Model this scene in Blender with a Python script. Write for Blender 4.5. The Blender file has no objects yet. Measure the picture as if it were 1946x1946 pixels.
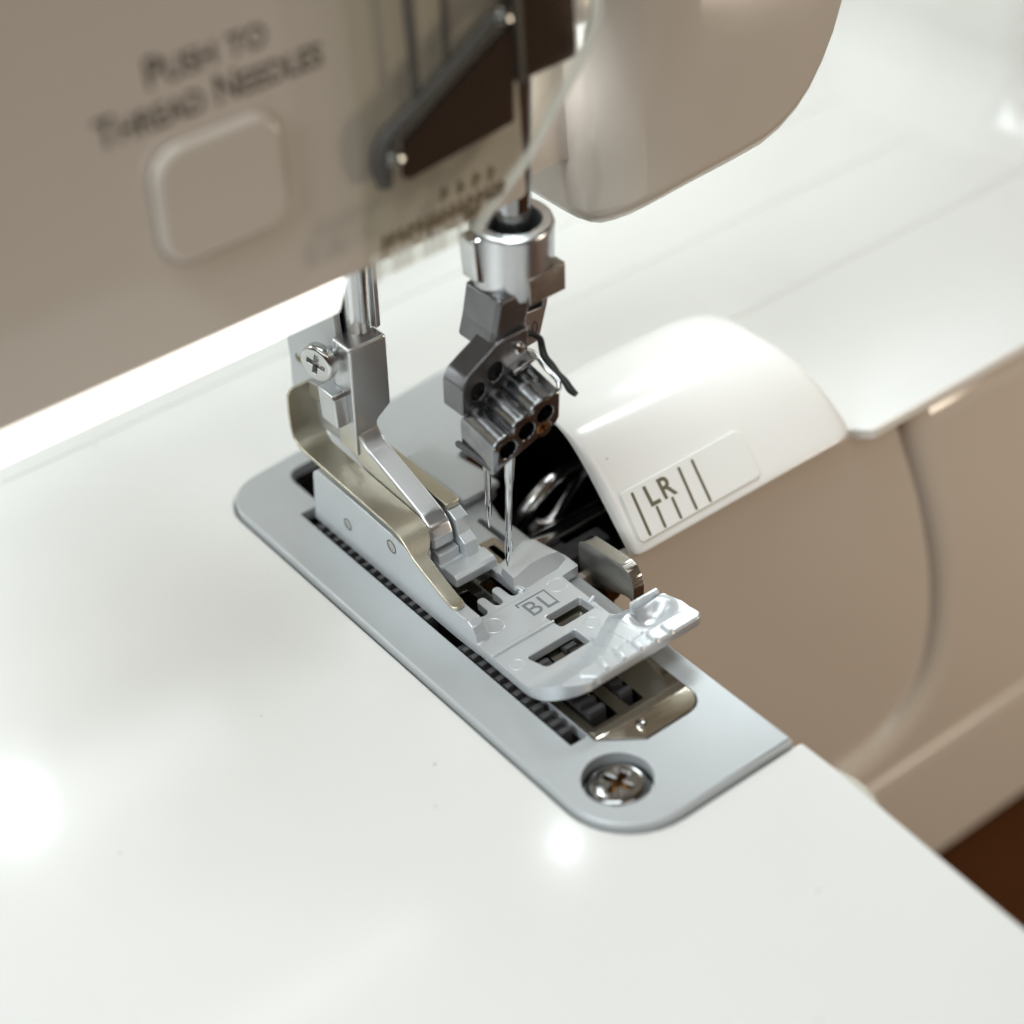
import bpy, math, random
from mathutils import Vector, Matrix
from mathutils.geometry import tessellate_polygon
random.seed(7)
S = 0.001                                   # every size below is in millimetres
scn = bpy.context.scene
col = scn.collection

# ------------------------------------------------------------------ camera
cam = bpy.data.cameras.new('camera')
camo = bpy.data.objects.new('camera', cam)
col.objects.link(camo)
rx = Vector((0.7921671, -0.6060534, -0.0719058))
up = Vector((0.4234726, 0.4609919, 0.7798444))
bk = Vector((-0.4394794, -0.6482173, 0.6218297))
loc = Vector((-109.557, -161.559, 165.843)) * S
camo.matrix_world = Matrix(((rx.x, up.x, bk.x, loc.x), (rx.y, up.y, bk.y, loc.y), (rx.z, up.z, bk.z, loc.z), (0, 0, 0, 1)))
cam.sensor_width = 36
cam.lens = 71.093
cam.clip_start = 0.01
cam.clip_end = 50
cam.dof.use_dof = True
cam.dof.focus_distance = 0.249
cam.dof.aperture_fstop = 10.5
cam.dof.aperture_blades = 0
scn.camera = camo

# ------------------------------------------------------------------ world and lamps
w = bpy.data.worlds.new('World')
scn.world = w
w.use_nodes = True
bg = w.node_tree.nodes['Background']
bg.inputs[0].default_value = (0.34, 0.235, 0.155, 1)
bg.inputs[1].default_value = 0.26


def area(name, loc, target, sx, sy, watts, color, shape='RECTANGLE'):
    l = bpy.data.lights.new(name, 'AREA')
    l.shape = shape
    l.size = sx * S
    l.size_y = sy * S
    l.energy = watts
    l.color = color
    o = bpy.data.objects.new(name, l)
    col.objects.link(o)
    o.location = Vector(loc) * S
    d = Vector(target) - Vector(loc)
    o.rotation_euler = d.to_track_quat('-Z', 'Y').to_euler()
    return o


area('ceiling_panel', (-170, 0, 680), (-40, -60, 0), 420, 420, 3, (0.90, 0.97, 1.0))
area('window_light', (-700, -60, 450), (-20, -20, 0), 380, 380, 3.6, (0.88, 0.96, 1.0))
area('front_panel', (60, -520, 620), (20, -20, 0), 380, 380, 0.8, (1.0, 0.96, 0.9))
area('needle_lamp', (4.6, 0.9, 51.4), (2, -8, 0), 3.6, 2.4, 0.0016, (0.9, 0.98, 1), 'ELLIPSE')
area('nose_fill', (8.6, 5.2, 60), (24, 4, 54), 5, 4, 0.0016, (0.92, 0.96, 1))  # added fill light, brightens the left side of the head's nose
area('bed_lamp', (-53, 61, 51), (-40, 50, 0), 6, 4.5, 0.006, (0.9, 0.98, 1), 'ELLIPSE')
area('underside_fill', (-42, 58, 52.5), (-42, 45, 0), 46, 14, 0.0045, (0.9, 0.98, 1))  # added light standing in for the lit white underside of the head
area('arm_lamp', (70, 45, 75), (70, 35, 0), 70, 25, 0.034, (0.88, 0.98, 1.0))
area('cover_fill', (190, -190, -10), (50, -6, -45), 50, 70, 0.21, (1.0, 0.86, 0.70))  # added warm fill from low front right, lifts the lower looper cover
area('hood_fill', (43, 6, 42.6), (40, -4, 0), 24, 5, 0.010, (0.9, 0.98, 1.0))  # added fill light below the arm, brightens the guide hood

scn.view_settings.view_transform = 'Standard'
scn.view_settings.look = 'None'
scn.view_settings.exposure = 0.0
scn.view_settings.gamma = 1.0
scn.view_settings.use_curve_mapping = False


# ------------------------------------------------------------------ materials
def mat(name, base, rough=0.4, metal=0.0, bump=0.0, bscale=3000.0, coat=0.0, spec=0.5, var=0.0, vscale=60.0, rvar=0.0, stretch=None, specks=0.0):
    m = bpy.data.materials.new(name)
    m.use_nodes = True
    nt = m.node_tree
    p = nt.nodes['Principled BSDF']
    p.inputs['Base Color'].default_value = (*base, 1)
    p.inputs['Roughness'].default_value = rough
    p.inputs['Metallic'].default_value = metal
    p.inputs['Specular IOR Level'].default_value = spec
    p.inputs['Coat Weight'].default_value = coat
    p.inputs['Coat Roughness'].default_value = 0.06
    tc = nt.nodes.new('ShaderNodeTexCoord')
    mp = nt.nodes.new('ShaderNodeMapping')
    if stretch:
        mp.inputs['Scale'].default_value = stretch
    nt.links.new(tc.outputs['Object'], mp.inputs['Vector'])
    if bump > 0:
        n = nt.nodes.new('ShaderNodeTexNoise')
        n.inputs['Scale'].default_value = bscale
        n.inputs['Detail'].default_value = 3
        nt.links.new(mp.outputs['Vector'], n.inputs['Vector'])
        b = nt.nodes.new('ShaderNodeBump')
        b.inputs['Strength'].default_value = bump
        b.inputs['Distance'].default_value = 0.00006
        nt.links.new(n.outputs['Fac'], b.inputs['Height'])
        nt.links.new(b.outputs['Normal'], p.inputs['Normal'])
    if var > 0 or specks > 0:
        n2 = nt.nodes.new('ShaderNodeTexNoise')
        n2.inputs['Scale'].default_value = vscale
        n2.inputs['Detail'].default_value = 5
        nt.links.new(tc.outputs['Object'], n2.inputs['Vector'])
        r = nt.nodes.new('ShaderNodeMapRange')
        r.inputs['From Min'].default_value = 0.25
        r.inputs['From Max'].default_value = 0.75
        r.inputs['To Min'].default_value = 1 - var
        r.inputs['To Max'].default_value = 1 + var
        nt.links.new(n2.outputs['Fac'], r.inputs['Value'])
        mx = nt.nodes.new('ShaderNodeMix')
        mx.data_type = 'RGBA'
        mx.blend_type = 'MULTIPLY'
        mx.inputs[0].default_value = 1
        mx.inputs[6].default_value = (*base, 1)
        nt.links.new(r.outputs[0], mx.inputs[7])
        out = mx.outputs[2]
        if specks > 0:                      # dust and hair-fine dirt: small isolated spots
            v = nt.nodes.new('ShaderNodeTexVoronoi')
            v.inputs['Scale'].default_value = 260
            v.inputs['Randomness'].default_value = 1
            nt.links.new(tc.outputs['Object'], v.inputs['Vector'])
            lt = nt.nodes.new('ShaderNodeMapRange')
            lt.inputs['From Min'].default_value = 0.025
            lt.inputs['From Max'].default_value = 0.075
            lt.inputs['To Min'].default_value = 1
            lt.inputs['To Max'].default_value = 0
            nt.links.new(v.outputs['Distance'], lt.inputs['Value'])
            gt = nt.nodes.new('ShaderNodeMath')
            gt.operation = 'GREATER_THAN'
            gt.inputs[1].default_value = 0.74
            sp = nt.nodes.new('ShaderNodeSeparateColor')
            nt.links.new(v.outputs['Color'], sp.inputs[0])
            nt.links.new(sp.outputs[0], gt.inputs[0])
            ml = nt.nodes.new('ShaderNodeMath')
            ml.operation = 'MULTIPLY'
            nt.links.new(lt.outputs[0], ml.inputs[0])
            nt.links.new(gt.outputs[0], ml.inputs[1])
            m3 = nt.nodes.new('ShaderNodeMath')
            m3.operation = 'MULTIPLY'
            m3.inputs[1].default_value = specks
            nt.links.new(ml.outputs[0], m3.inputs[0])
            mx2 = nt.nodes.new('ShaderNodeMix')
            mx2.data_type = 'RGBA'
            mx2.inputs[7].default_value = (0.16, 0.15, 0.13, 1)
            nt.links.new(m3.outputs[0], mx2.inputs[0])
            nt.links.new(out, mx2.inputs[6])
            out = mx2.outputs[2]
        nt.links.new(out, p.inputs['Base Color'])
    if rvar > 0:
        n4 = nt.nodes.new('ShaderNodeTexNoise')
        n4.inputs['Scale'].default_value = 180
        n4.inputs['Detail'].default_value = 4
        nt.links.new(mp.outputs['Vector'], n4.inputs['Vector'])
        r4 = nt.nodes.new('ShaderNodeMapRange')
        r4.inputs['To Min'].default_value = max(0.02, rough - rvar)
        r4.inputs['To Max'].default_value = rough + rvar
        nt.links.new(n4.outputs['Fac'], r4.inputs['Value'])
        nt.links.new(r4.outputs[0], p.inputs['Roughness'])
    return m


M = {
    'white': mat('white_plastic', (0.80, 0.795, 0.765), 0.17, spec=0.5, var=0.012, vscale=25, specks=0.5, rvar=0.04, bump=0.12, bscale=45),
    'cover': mat('brown_shaded_cover_plastic', (0.63, 0.57, 0.495), 0.10, var=0.012, vscale=20, rvar=0.03),  # white plastic with the brown shade of the front faces in its colour
    'label': mat('label_plastic', (0.80, 0.80, 0.77), 0.30, bump=0.06, bscale=2500),
    'print': mat('olive_print', (0.13, 0.115, 0.07), 0.5),
    'faded': mat('faded_brown_print', (0.105, 0.075, 0.030), 0.6),
    'inkdark': mat('grey_print', (0.06, 0.045, 0.035), 0.5),
    'plate': mat('satin_plate_metal', (0.52, 0.545, 0.555), 0.40, metal=0.35, bump=0.45, bscale=5200, var=0.03, vscale=120, specks=0.5),
    'foot': mat('satin_foot_metal', (0.66, 0.69, 0.71), 0.32, metal=0.52, bump=0.22, bscale=4200, var=0.03, vscale=160),
    'relief_shade': mat('stamped_mark_shade', (0.20, 0.215, 0.225), 0.6, metal=0.2),  # same metal as the foot, shading of the relief put into the colour
    'cast': mat('cast_nickel', (0.62, 0.63, 0.64), 0.30, metal=1.0, bump=0.22, bscale=2600, var=0.05, vscale=200),
    'tubes': mat('worn_chrome', (0.29, 0.30, 0.31), 0.17, metal=1.0, bump=0.35, bscale=900, var=0.25, vscale=400),
    'gun': mat('grey_cast_steel', (0.21, 0.21, 0.22), 0.32, metal=1.0, bump=0.3, bscale=1500, var=0.12, vscale=300),
    'bright': mat('bright_nickel', (0.60, 0.61, 0.61), 0.17, metal=1.0, bump=0.10, bscale=1800, var=0.05, vscale=250),
    'chrome': mat('polished_chrome', (0.30, 0.30, 0.295), 0.10, metal=1.0, bump=0.5, bscale=700, var=0.15, vscale=500),
    'gold': mat('warm_nickel_sheet', (0.57, 0.53, 0.425), 0.33, metal=1.0, bump=0.5, bscale=5200, var=0.04, vscale=150),
    'goldpol': mat('warm_nickel_polished', (0.40, 0.375, 0.315), 0.07, metal=1.0, bump=0.06, bscale=2600, var=0.06, vscale=220),
    'knife': mat('ground_knife_steel', (0.46, 0.445, 0.41), 0.24, metal=1.0, bump=0.5, bscale=900, stretch=(0.12, 8.0, 8.0)),
    'steel': mat('dark_feed_steel', (0.095, 0.092, 0.095), 0.55, metal=0.5, bump=0.6, bscale=3500, var=0.2, vscale=900),
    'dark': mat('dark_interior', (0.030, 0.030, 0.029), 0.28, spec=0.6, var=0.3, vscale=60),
    'sheen': mat('dark_polished_steel', (0.11, 0.11, 0.108), 0.22, metal=1.0, bump=0.2, bscale=400),
    'black': mat('black_part', (0.010, 0.010, 0.011), 0.35),
    'brown': mat('brown_part_and_reflection', (0.034, 0.0105, 0.0015), 0.6, spec=0.05),  # on the guide plates the brown is a painted reflection of dark wood
    'copper': mat('copper_screw', (0.34, 0.17, 0.06), 0.35, metal=1.0, bump=0.3),
    'needle': mat('needle_steel', (0.66, 0.66, 0.66), 0.10, metal=1.0),
    'wheel': mat('ivory_wheel', (0.70, 0.69, 0.60), 0.35),
}
wood = mat('dark_wood', (0.048, 0.015, 0.003), 0.6, spec=0.12, var=0.35, vscale=18, stretch=(1, 6, 1))
M['wood'] = wood
# lit strip
lm = bpy.data.materials.new('lit_diffuser')
lm.use_nodes = True
lp = lm.node_tree.nodes['Principled BSDF']
lp.inputs['Base Color'].default_value = (0.9, 0.9, 0.88, 1)
lp.inputs['Emission Color'].default_value = (1.0, 0.99, 0.95, 1)
lp.inputs['Emission Strength'].default_value = 2.2
M['lit'] = lm
# clear acrylic: fresnel reflection over clear transmission (no refraction, thin part)
cm = bpy.data.materials.new('clear_acrylic')
cm.use_nodes = True
nt = cm.node_tree
nt.nodes.clear()
o_ = nt.nodes.new('ShaderNodeOutputMaterial')
tr = nt.nodes.new('ShaderNodeBsdfTransparent')
tr.inputs[0].default_value = (0.95, 0.95, 0.92, 1)
gl = nt.nodes.new('ShaderNodeBsdfGlossy')
gl.inputs['Roughness'].default_value = 0.05
df = nt.nodes.new('ShaderNodeBsdfDiffuse')
df.inputs[0].default_value = (0.75, 0.73, 0.68, 1)
fr = nt.nodes.new('ShaderNodeFresnel')
fr.inputs[0].default_value = 1.45
m1 = nt.nodes.new('ShaderNodeMixShader')
m2 = nt.nodes.new('ShaderNodeMixShader')
m1.inputs[0].default_value = 0.015
nt.links.new(tr.outputs[0], m1.inputs[1])
nt.links.new(df.outputs[0], m1.inputs[2])
fk = nt.nodes.new('ShaderNodeMath')
fk.operation = 'MULTIPLY'
fk.inputs[1].default_value = 0.16
nt.links.new(fr.outputs[0], fk.inputs[0])
nt.links.new(fk.outputs[0], m2.inputs[0])
nt.links.new(m1.outputs[0], m2.inputs[1])
nt.links.new(gl.outputs[0], m2.inputs[2])
nt.links.new(m2.outputs[0], o_.inputs[0])
M['clear'] = cm
em = bpy.data.materials.new('acrylic_edge')
em.use_nodes = True
nt = em.node_tree
nt.nodes.clear()
o_ = nt.nodes.new('ShaderNodeOutputMaterial')
tr = nt.nodes.new('ShaderNodeBsdfTransparent')
df = nt.nodes.new('ShaderNodeBsdfDiffuse')
df.inputs[0].default_value = (0.85, 0.85, 0.80, 1)
m1 = nt.nodes.new('ShaderNodeMixShader')
m1.inputs[0].default_value = 0.55
nt.links.new(tr.outputs[0], m1.inputs[1])
nt.links.new(df.outputs[0], m1.inputs[2])
nt.links.new(m1.outputs[0], o_.inputs[0])
M['edge'] = em


# ------------------------------------------------------------------ helpers
def thing(name, label, cat, base=(0, 0, 0), group=None):
    o = bpy.data.objects.new(name, None)
    o.empty_display_size = 0.004
    col.objects.link(o)
    o.location = Vector(base) * S
    o['label'] = label
    o['category'] = cat
    if group:
        o['group'] = group
    return o


def origin_of(parent):
    v = Vector((0, 0, 0))
    while parent is not None:
        v += parent.location
        parent = parent.parent
    return v


def link(name, verts, faces, m, parent=None, xf=None, angle=35, flat=False, kind=None):
    """one mesh object; verts are world millimetres"""
    if xf:
        verts = [xf(Vector(v)) for v in verts]
    vs = [Vector(v) * S for v in verts]
    org = origin_of(parent) if parent is not None else Vector((0, 0, 0))
    c = sum(vs, Vector((0, 0, 0))) / len(vs)
    me = bpy.data.meshes.new(name)
    me.from_pydata([v - c for v in vs], [], faces)
    me.validate()
    me.update()
    import bmesh
    bm = bmesh.new()
    bm.from_mesh(me)
    bmesh.ops.recalc_face_normals(bm, faces=bm.faces)
    bm.to_mesh(me)
    bm.free()
    if not flat:
        me.shade_smooth()
        me.set_sharp_from_angle(angle=math.radians(angle))
    me.materials.append(M[m] if isinstance(m, str) else m)
    o = bpy.data.objects.new(name, me)
    col.objects.link(o)
    if not flat:
        wn = o.modifiers.new('weighted', 'WEIGHTED_NORMAL')
        wn.keep_sharp = True
        wn.weight = 100
    if parent is not None:
        o.parent = parent
    o.location = c - org
    if kind:
        o['kind'] = kind
    return o


def area2(p):
    return 0.5 * sum(p[i][0] * p[(i + 1) % len(p)][1] - p[(i + 1) % len(p)][0] * p[i][1] for i in range(len(p)))


def rnd(pts, radii, seg=6):
    """round polygon corners; radii: number or list (0 = keep)"""
    n = len(pts)
    if not isinstance(radii, (list, tuple)):
        radii = [radii] * n
    out = []
    for i in range(n):
        p = Vector(pts[i]).to_2d() if False else Vector((pts[i][0], pts[i][1]))
        a = Vector((pts[i - 1][0], pts[i - 1][1]))
        b = Vector((pts[(i + 1) % n][0], pts[(i + 1) % n][1]))
        r = radii[i]
        d1 = a - p
        d2 = b - p
        l1, l2 = d1.length, d2.length
        if r <= 0 or l1 < 1e-6 or l2 < 1e-6:
            out.append((p.x, p.y))
            continue
        d1 /= l1
        d2 /= l2
        ang = d1.angle(d2)
        if ang > math.pi - 0.02:
            out.append((p.x, p.y))
            continue
        t = min(r / math.tan(ang / 2), l1 * 0.48, l2 * 0.48)
        rr = t * math.tan(ang / 2)
        s_ = p + d1 * t
        e_ = p + d2 * t
        bis = (d1 + d2).normalized()
        c = p + bis * (rr / math.sin(ang / 2))
        a0 = math.atan2(s_.y - c.y, s_.x - c.x)
        a1 = math.atan2(e_.y - c.y, e_.x - c.x)
        da = (a1 - a0 + math.pi) % (2 * math.pi) - math.pi
        for k in range(seg + 1):
            q = a0 + da * k / seg
            out.append((c.x + rr * math.cos(q), c.y + rr * math.sin(q)))
    return out


def circ(cx, cy, r, n=32, ry=None, a0=0.0):
    ry = ry or r
    return [(cx + r * math.cos(2 * math.pi * k / n + a0), cy + ry * math.sin(2 * math.pi * k / n + a0)) for k in range(n)]


def rect(x0, x1, y0, y1, r=0.0, seg=5):
    p = [(x0, y0), (x1, y0), (x1, y1), (x0, y1)]
    return rnd(p, r, seg) if r > 0 else p


def offset(p, d):
    """move a loop to its left by d (inward for a CCW loop)"""
    n = len(p)
    out = []
    for i in range(n):
        a = Vector(p[i - 1])
        b = Vector(p[i])
        c = Vector(p[(i + 1) % n])
        e1 = (b - a)
        e2 = (c - b)
        if e1.length < 1e-9 or e2.length < 1e-9:
            e1 = e2 = (c - a)
        e1 = e1.normalized()
        e2 = e2.normalized()
        n1 = Vector((-e1.y, e1.x))
        n2 = Vector((-e2.y, e2.x))
        m = (n1 + n2)
        if m.length < 1e-6:
            m = n1
        m.normalize()
        k = d / max(0.35, m.dot(n1))
        q = b + m * k
        out.append((q.x, q.y))
    return out


MAPS = {'xy': lambda u, v, w: (u, v, w), 'yz': lambda u, v, w: (w, u, v), 'xz': lambda u, v, w: (u, w, v)}


def prism_data(outer, holes, w0, w1, plane='xy', bev=0.0, bev0=None, hbev=None, seg=3, bx=1.0):
    fm = MAPS[plane] if isinstance(plane, str) else plane
    loops = [list(outer)] + [list(h) for h in (holes or [])]
    if area2(loops[0]) < 0:
        loops[0].reverse()
    for h in loops[1:]:
        if area2(h) > 0:
            h.reverse()
    bev0 = bev if bev0 is None else bev0
    bs = [bev] + [bev if hbev is None else hbev] * (len(loops) - 1)
    b0s = [bev0] + [bev0 if hbev is None else hbev] * (len(loops) - 1)
    verts, faces = [], []
    tops, bots = [], []
    sg = 1 if w1 > w0 else -1
    for lp_, b, b0 in zip(loops, bs, b0s):
        n = len(lp_)
        levels = []
        if b0 > 0:
            for k in range(seg + 1):
                a = math.pi / 2 * k / seg
                levels.append((bx * b0 * (1 - math.sin(a)), w0 + sg * b0 * (1 - math.cos(a))))
        else:
            levels.append((0, w0))
        if b > 0:
            for k in range(seg + 1):
                a = math.pi / 2 * k / seg
                levels.append((b * (1 - math.cos(a)), w1 - sg * b * (1 - math.sin(a))))
        else:
            levels.append((0, w1))
        ring = []
        for ins, wv in levels:
            pts = offset(lp_, ins) if ins > 1e-9 else lp_
            s0 = len(verts)
            verts.extend(fm(x, y, wv) for x, y in pts)
            ring.append((s0, pts))
        for (a0, _), (a1, _) in zip(ring[:-1], ring[1:]):
            for i in range(n):
                j = (i + 1) % n
                faces.append((a0 + i, a0 + j, a1 + j, a1 + i))
        bots.append(ring[0])
        tops.append(ring[-1])
    for grp in (bots, tops):
        idx = []
        pl = []
        for s0, pts in grp:
            idx.extend(range(s0, s0 + len(pts)))
            pl.append([Vector((x, y, 0)) for x, y in pts])
        for t in tessellate_polygon(pl):
            faces.append(tuple(idx[i] for i in t))
    return verts, faces


def prism(name, outer, w0, w1, m, parent=None, plane='xy', holes=None, bev=0.0, bev0=None, hbev=None, xf=None, seg=3, angle=35, kind=None, bx=1.0):
    v, f = prism_data(outer, holes, w0, w1, plane, bev, bev0, hbev, seg, bx)
    return link(name, v, f, m, parent, xf, angle, kind=kind)


def box(name, x0, x1, y0, y1, z0, z1, m, parent=None, bev=0.0, xf=None):
    return prism(name, rect(x0, x1, y0, y1, bev), z0, z1, m, parent, 'xy', bev=bev, xf=xf)


def catmull(pts, n=6):
    P = [Vector(p) for p in pts]
    out = []
    for i in range(len(P) - 1):
        p0 = P[max(0, i - 1)]
        p1, p2 = P[i], P[i + 1]
        p3 = P[min(len(P) - 1, i + 2)]
        for k in range(n):
            t = k / n
            out.append(0.5 * ((2 * p1) + (p2 - p0) * t + (2 * p0 - 5 * p1 + 4 * p2 - p3) * t * t + (3 * p1 - p0 - 3 * p2 + p3) * t ** 3))
    out.append(P[-1])
    return out


def tube_data(pts, radii, n=12, smooth=0):
    if smooth:
        if isinstance(radii, (list, tuple)):
            rr = [r.x for r in catmull([(r, 0, 0) for r in radii], smooth)]
        else:
            rr = None
        pts = catmull(pts, smooth)
        radii = rr if rr else radii
    P = [Vector(p) for p in pts]
    if not isinstance(radii, (list, tuple)):
        radii = [radii] * len(P)
    verts, faces = [], []
    ref = None
    for i, p in enumerate(P):
        t = (P[min(i + 1, len(P) - 1)] - P[max(i - 1, 0)]).normalized()
        if ref is None:
            ref = t.orthogonal().normalized()
        ref = (ref - t * ref.dot(t)).normalized()
        b = t.cross(ref)
        for k in range(n):
            a = 2 * math.pi * k / n
            verts.append(p + (ref * math.cos(a) + b * math.sin(a)) * radii[i])
    for i in range(len(P) - 1):
        for k in range(n):
            k2 = (k + 1) % n
            faces.append((i * n + k, i * n + k2, (i + 1) * n + k2, (i + 1) * n + k))
    faces.append(tuple(range(n - 1, -1, -1)))
    faces.append(tuple((len(P) - 1) * n + k for k in range(n)))
    return verts, faces


def tube(name, pts, radii, m, parent=None, n=12, smooth=0, xf=None, angle=50):
    v, f = tube_data(pts, radii, n, smooth)
    return link(name, v, f, m, parent, xf, angle)


def lathe(name, prof, m, parent=None, origin=(0, 0, 0), axis=(0, 0, 1), n=40, xf=None, angle=30):
    """prof: (radius, height) along axis"""
    ax = Vector(axis).normalized()
    u = ax.orthogonal().normalized()
    v = ax.cross(u)
    o = Vector(origin)
    verts, faces = [], []
    for r, h in prof:
        for k in range(n):
            a = 2 * math.pi * k / n
            verts.append(o + ax * h + (u * math.cos(a) + v * math.sin(a)) * max(r, 1e-4))
    for i in range(len(prof) - 1):
        for k in range(n):
            k2 = (k + 1) % n
            faces.append((i * n + k, i * n + k2, (i + 1) * n + k2, (i + 1) * n + k))
    faces.append(tuple(range(n)))
    faces.append(tuple((len(prof) - 1) * n + k for k in range(n)))
    return link(name, verts, faces, m, parent, xf, angle)


def text_data(body, size, smallcaps=False, bold=0.0, align='LEFT', spacing=1.0, line=1.0):
    """flat letter outlines as 2D mesh (millimetres)"""
    c = bpy.data.curves.new('lettering', 'FONT')
    c.body = body
    c.size = size
    c.align_x = align
    c.space_character = spacing
    c.space_line = line
    c.offset = bold
    c.extrude = 0.0
    if smallcaps:
        c.small_caps_scale = 0.78
        for f in c.body_format:
            f.use_small_caps = True
    o = bpy.data.objects.new('lettering', c)
    col.objects.link(o)
    dg = bpy.context.evaluated_depsgraph_get()
    me = bpy.data.meshes.new_from_object(o.evaluated_get(dg))
    vs = [(v.co.x, v.co.y) for v in me.vertices]
    fs = [tuple(p.vertices) for p in me.polygons]
    bpy.data.objects.remove(o)
    bpy.data.curves.remove(c)
    bpy.data.meshes.remove(me)
    return vs, fs


def lettering(name, body, fm, size, m, parent, sx=1.0, **kw):
    vs, fs = text_data(body, size, **kw)
    return link(name, [fm(x * sx, y) for x, y in vs], fs, m, parent, flat=True)


def smooth(t):
    t = max(0.0, min(1.0, t))
    return t * t * (3 - 2 * t)


def capsule(x0, y0, x1, y1, hw, n=6):
    d = Vector((x1 - x0, y1 - y0))
    a = math.atan2(d.y, d.x)
    p = []
    for k in range(n + 1):
        q = a - math.pi / 2 + math.pi * k / n
        p.append((x1 + hw * math.cos(q), y1 + hw * math.sin(q)))
    for k in range(n + 1):
        q = a + math.pi / 2 + math.pi * k / n
        p.append((x0 + hw * math.cos(q), y0 + hw * math.sin(q)))
    return p


def cross_loop(cx, cy, arm, hw, rot=0.0, rr=0.15):
    p = [(hw, hw), (hw, arm), (-hw, arm), (-hw, hw), (-arm, hw), (-arm, -hw), (-hw, -hw), (-hw, -arm), (hw, -arm), (hw, -hw), (arm, -hw), (arm, hw)]
    c, s_ = math.cos(rot), math.sin(rot)
    return [(cx + x * c - y * s_, cy + x * s_ + y * c) for x, y in p]


# ------------------------------------------------------------------ setting: the table under the machine
t = prism('table_top', rect(-900, 900, -900, 900), -130, -101, 'wood')
t['kind'] = 'structure'

# ------------------------------------------------------------------ machine housing
mc = thing('sewing_machine', 'white overlock sewing machine with glossy bed, head and front covers', 'sewing machine', (-20, 0, -101))
# bed: free arm at the front, cloth table at the right, one opening under the needle plate and beside it
outer = [(-118, -100), (5.0, -100), (5.7, -80), (6.8, -60), (7.4, -50), (7.4, -43.85), (6.9, -43.62), (-19.62, -43.62), (-19.62, 41.75), (24.2, 45.15), (24.2, 26.6), (29.5, 26.6), (29.5, -4.4), (53.6, -4.5), (56.2, -7.0), (420, -7.0), (420, 66), (-118, 66)]
outer = rnd(outer, [25, 12, 20, 10, 3, .5, .15, 9.1, 6.7, .5, .3, .3, .3, 1, 1.5, 0, 0, 0], 9)
prism('bed', outer, -2.6, -1.0, 'white', mc, bev=0.45, bev0=0.0, seg=5)
# side of the free arm
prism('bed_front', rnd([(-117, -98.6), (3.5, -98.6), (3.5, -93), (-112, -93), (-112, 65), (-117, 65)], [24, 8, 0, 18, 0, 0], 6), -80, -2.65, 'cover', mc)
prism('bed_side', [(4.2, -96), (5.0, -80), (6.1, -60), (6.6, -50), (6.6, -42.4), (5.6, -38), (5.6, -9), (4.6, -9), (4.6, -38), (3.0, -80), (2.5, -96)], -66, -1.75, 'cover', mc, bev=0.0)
# rear wall rising from the cloth table with a soft fillet
pts = []
for k in range(13):
    a = math.pi / 2 * k / 12
    pts.append((66 + 22 * math.sin(a), -0.95 + 22 * (1 - math.cos(a))))
prof = [(66, -1.05)] + pts[1:] + [(88, 200), (92, 200), (92, -6), (66, -6)]
prism('rear_wall', prof, -118, 420, 'white', mc, plane='yz')
# tower at the right
tw = rnd([(133, 31), (400, 31), (400, 120), (133, 120)], [9, 3, 3, 3], 10)
V, F = [], []
lv = [(13 * (1 - math.sin(math.pi / 2 * k / 8)), -0.97 + 13 * (1 - math.cos(math.pi / 2 * k / 8))) for k in range(9)] + [(0, 60), (0, 220)]
for e, zz in lv:
    V += [(x, y, zz) for x, y in (offset(tw, -e) if e > 0 else tw)]
nn_ = len(tw)
for i in range(len(lv) - 1):
    for k in range(nn_):
        k2 = (k + 1) % nn_
        F.append((i * nn_ + k, i * nn_ + k2, (i + 1) * nn_ + k2, (i + 1) * nn_ + k))
link('tower', V, F, 'white', mc, angle=60)
# cloth table panel seams: the raised panels either side leave a fine joint
for i, (yy, x0, x1) in enumerate(((47.4, 27, 130), (26.8, 60, 134))):
    prism('seam_rib', capsule(x0, yy, x1, yy, 0.35, 4), -1.0, -0.86, 'white', mc, bev=0.12, seg=2)
tube('seam_rib', [(-17, 42.9, -1.0), (-27, 53.5, -1.0), (-39.5, 66, -1.0)], 0.05, 'white', mc, n=6)

# front looper cover below the cloth table and its rounded right hand rim
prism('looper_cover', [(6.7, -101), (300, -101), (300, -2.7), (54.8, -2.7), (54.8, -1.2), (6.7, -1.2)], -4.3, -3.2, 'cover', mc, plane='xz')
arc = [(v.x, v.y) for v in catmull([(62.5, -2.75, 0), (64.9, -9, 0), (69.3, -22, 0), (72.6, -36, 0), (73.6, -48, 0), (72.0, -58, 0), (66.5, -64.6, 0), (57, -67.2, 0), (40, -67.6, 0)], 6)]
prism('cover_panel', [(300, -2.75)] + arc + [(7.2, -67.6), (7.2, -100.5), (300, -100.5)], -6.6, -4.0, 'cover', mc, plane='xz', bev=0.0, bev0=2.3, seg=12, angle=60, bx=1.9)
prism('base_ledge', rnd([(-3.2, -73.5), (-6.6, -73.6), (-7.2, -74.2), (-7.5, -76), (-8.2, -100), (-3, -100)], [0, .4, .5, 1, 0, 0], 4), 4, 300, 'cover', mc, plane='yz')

# guide hood with the needle marks (shell, open towards the needles)
base_prof = [(-5.6, -1.3), (-6.4, -0.55), (-6.8, -0.05), (-6.5, 0.43), (-5.0, 2.17), (-2.0, 5.64), (1.0, 9.12), (3.6, 12.1), (5.6, 14.4), (8, 16.6), (11, 17.6), (14, 17), (17, 14.5), (19.5, 11), (21.5, 6.5), (22.5, 2), (22.8, -1.5)]
XS = [14.0, 14.25, 14.6, 15.2, 17, 20, 24, 28, 32, 35, 38, 40, 42, 44, 46, 47.5, 48.8, 49.8, 50.6, 51.3, 51.9, 52.3, 52.6, 52.8]


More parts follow.
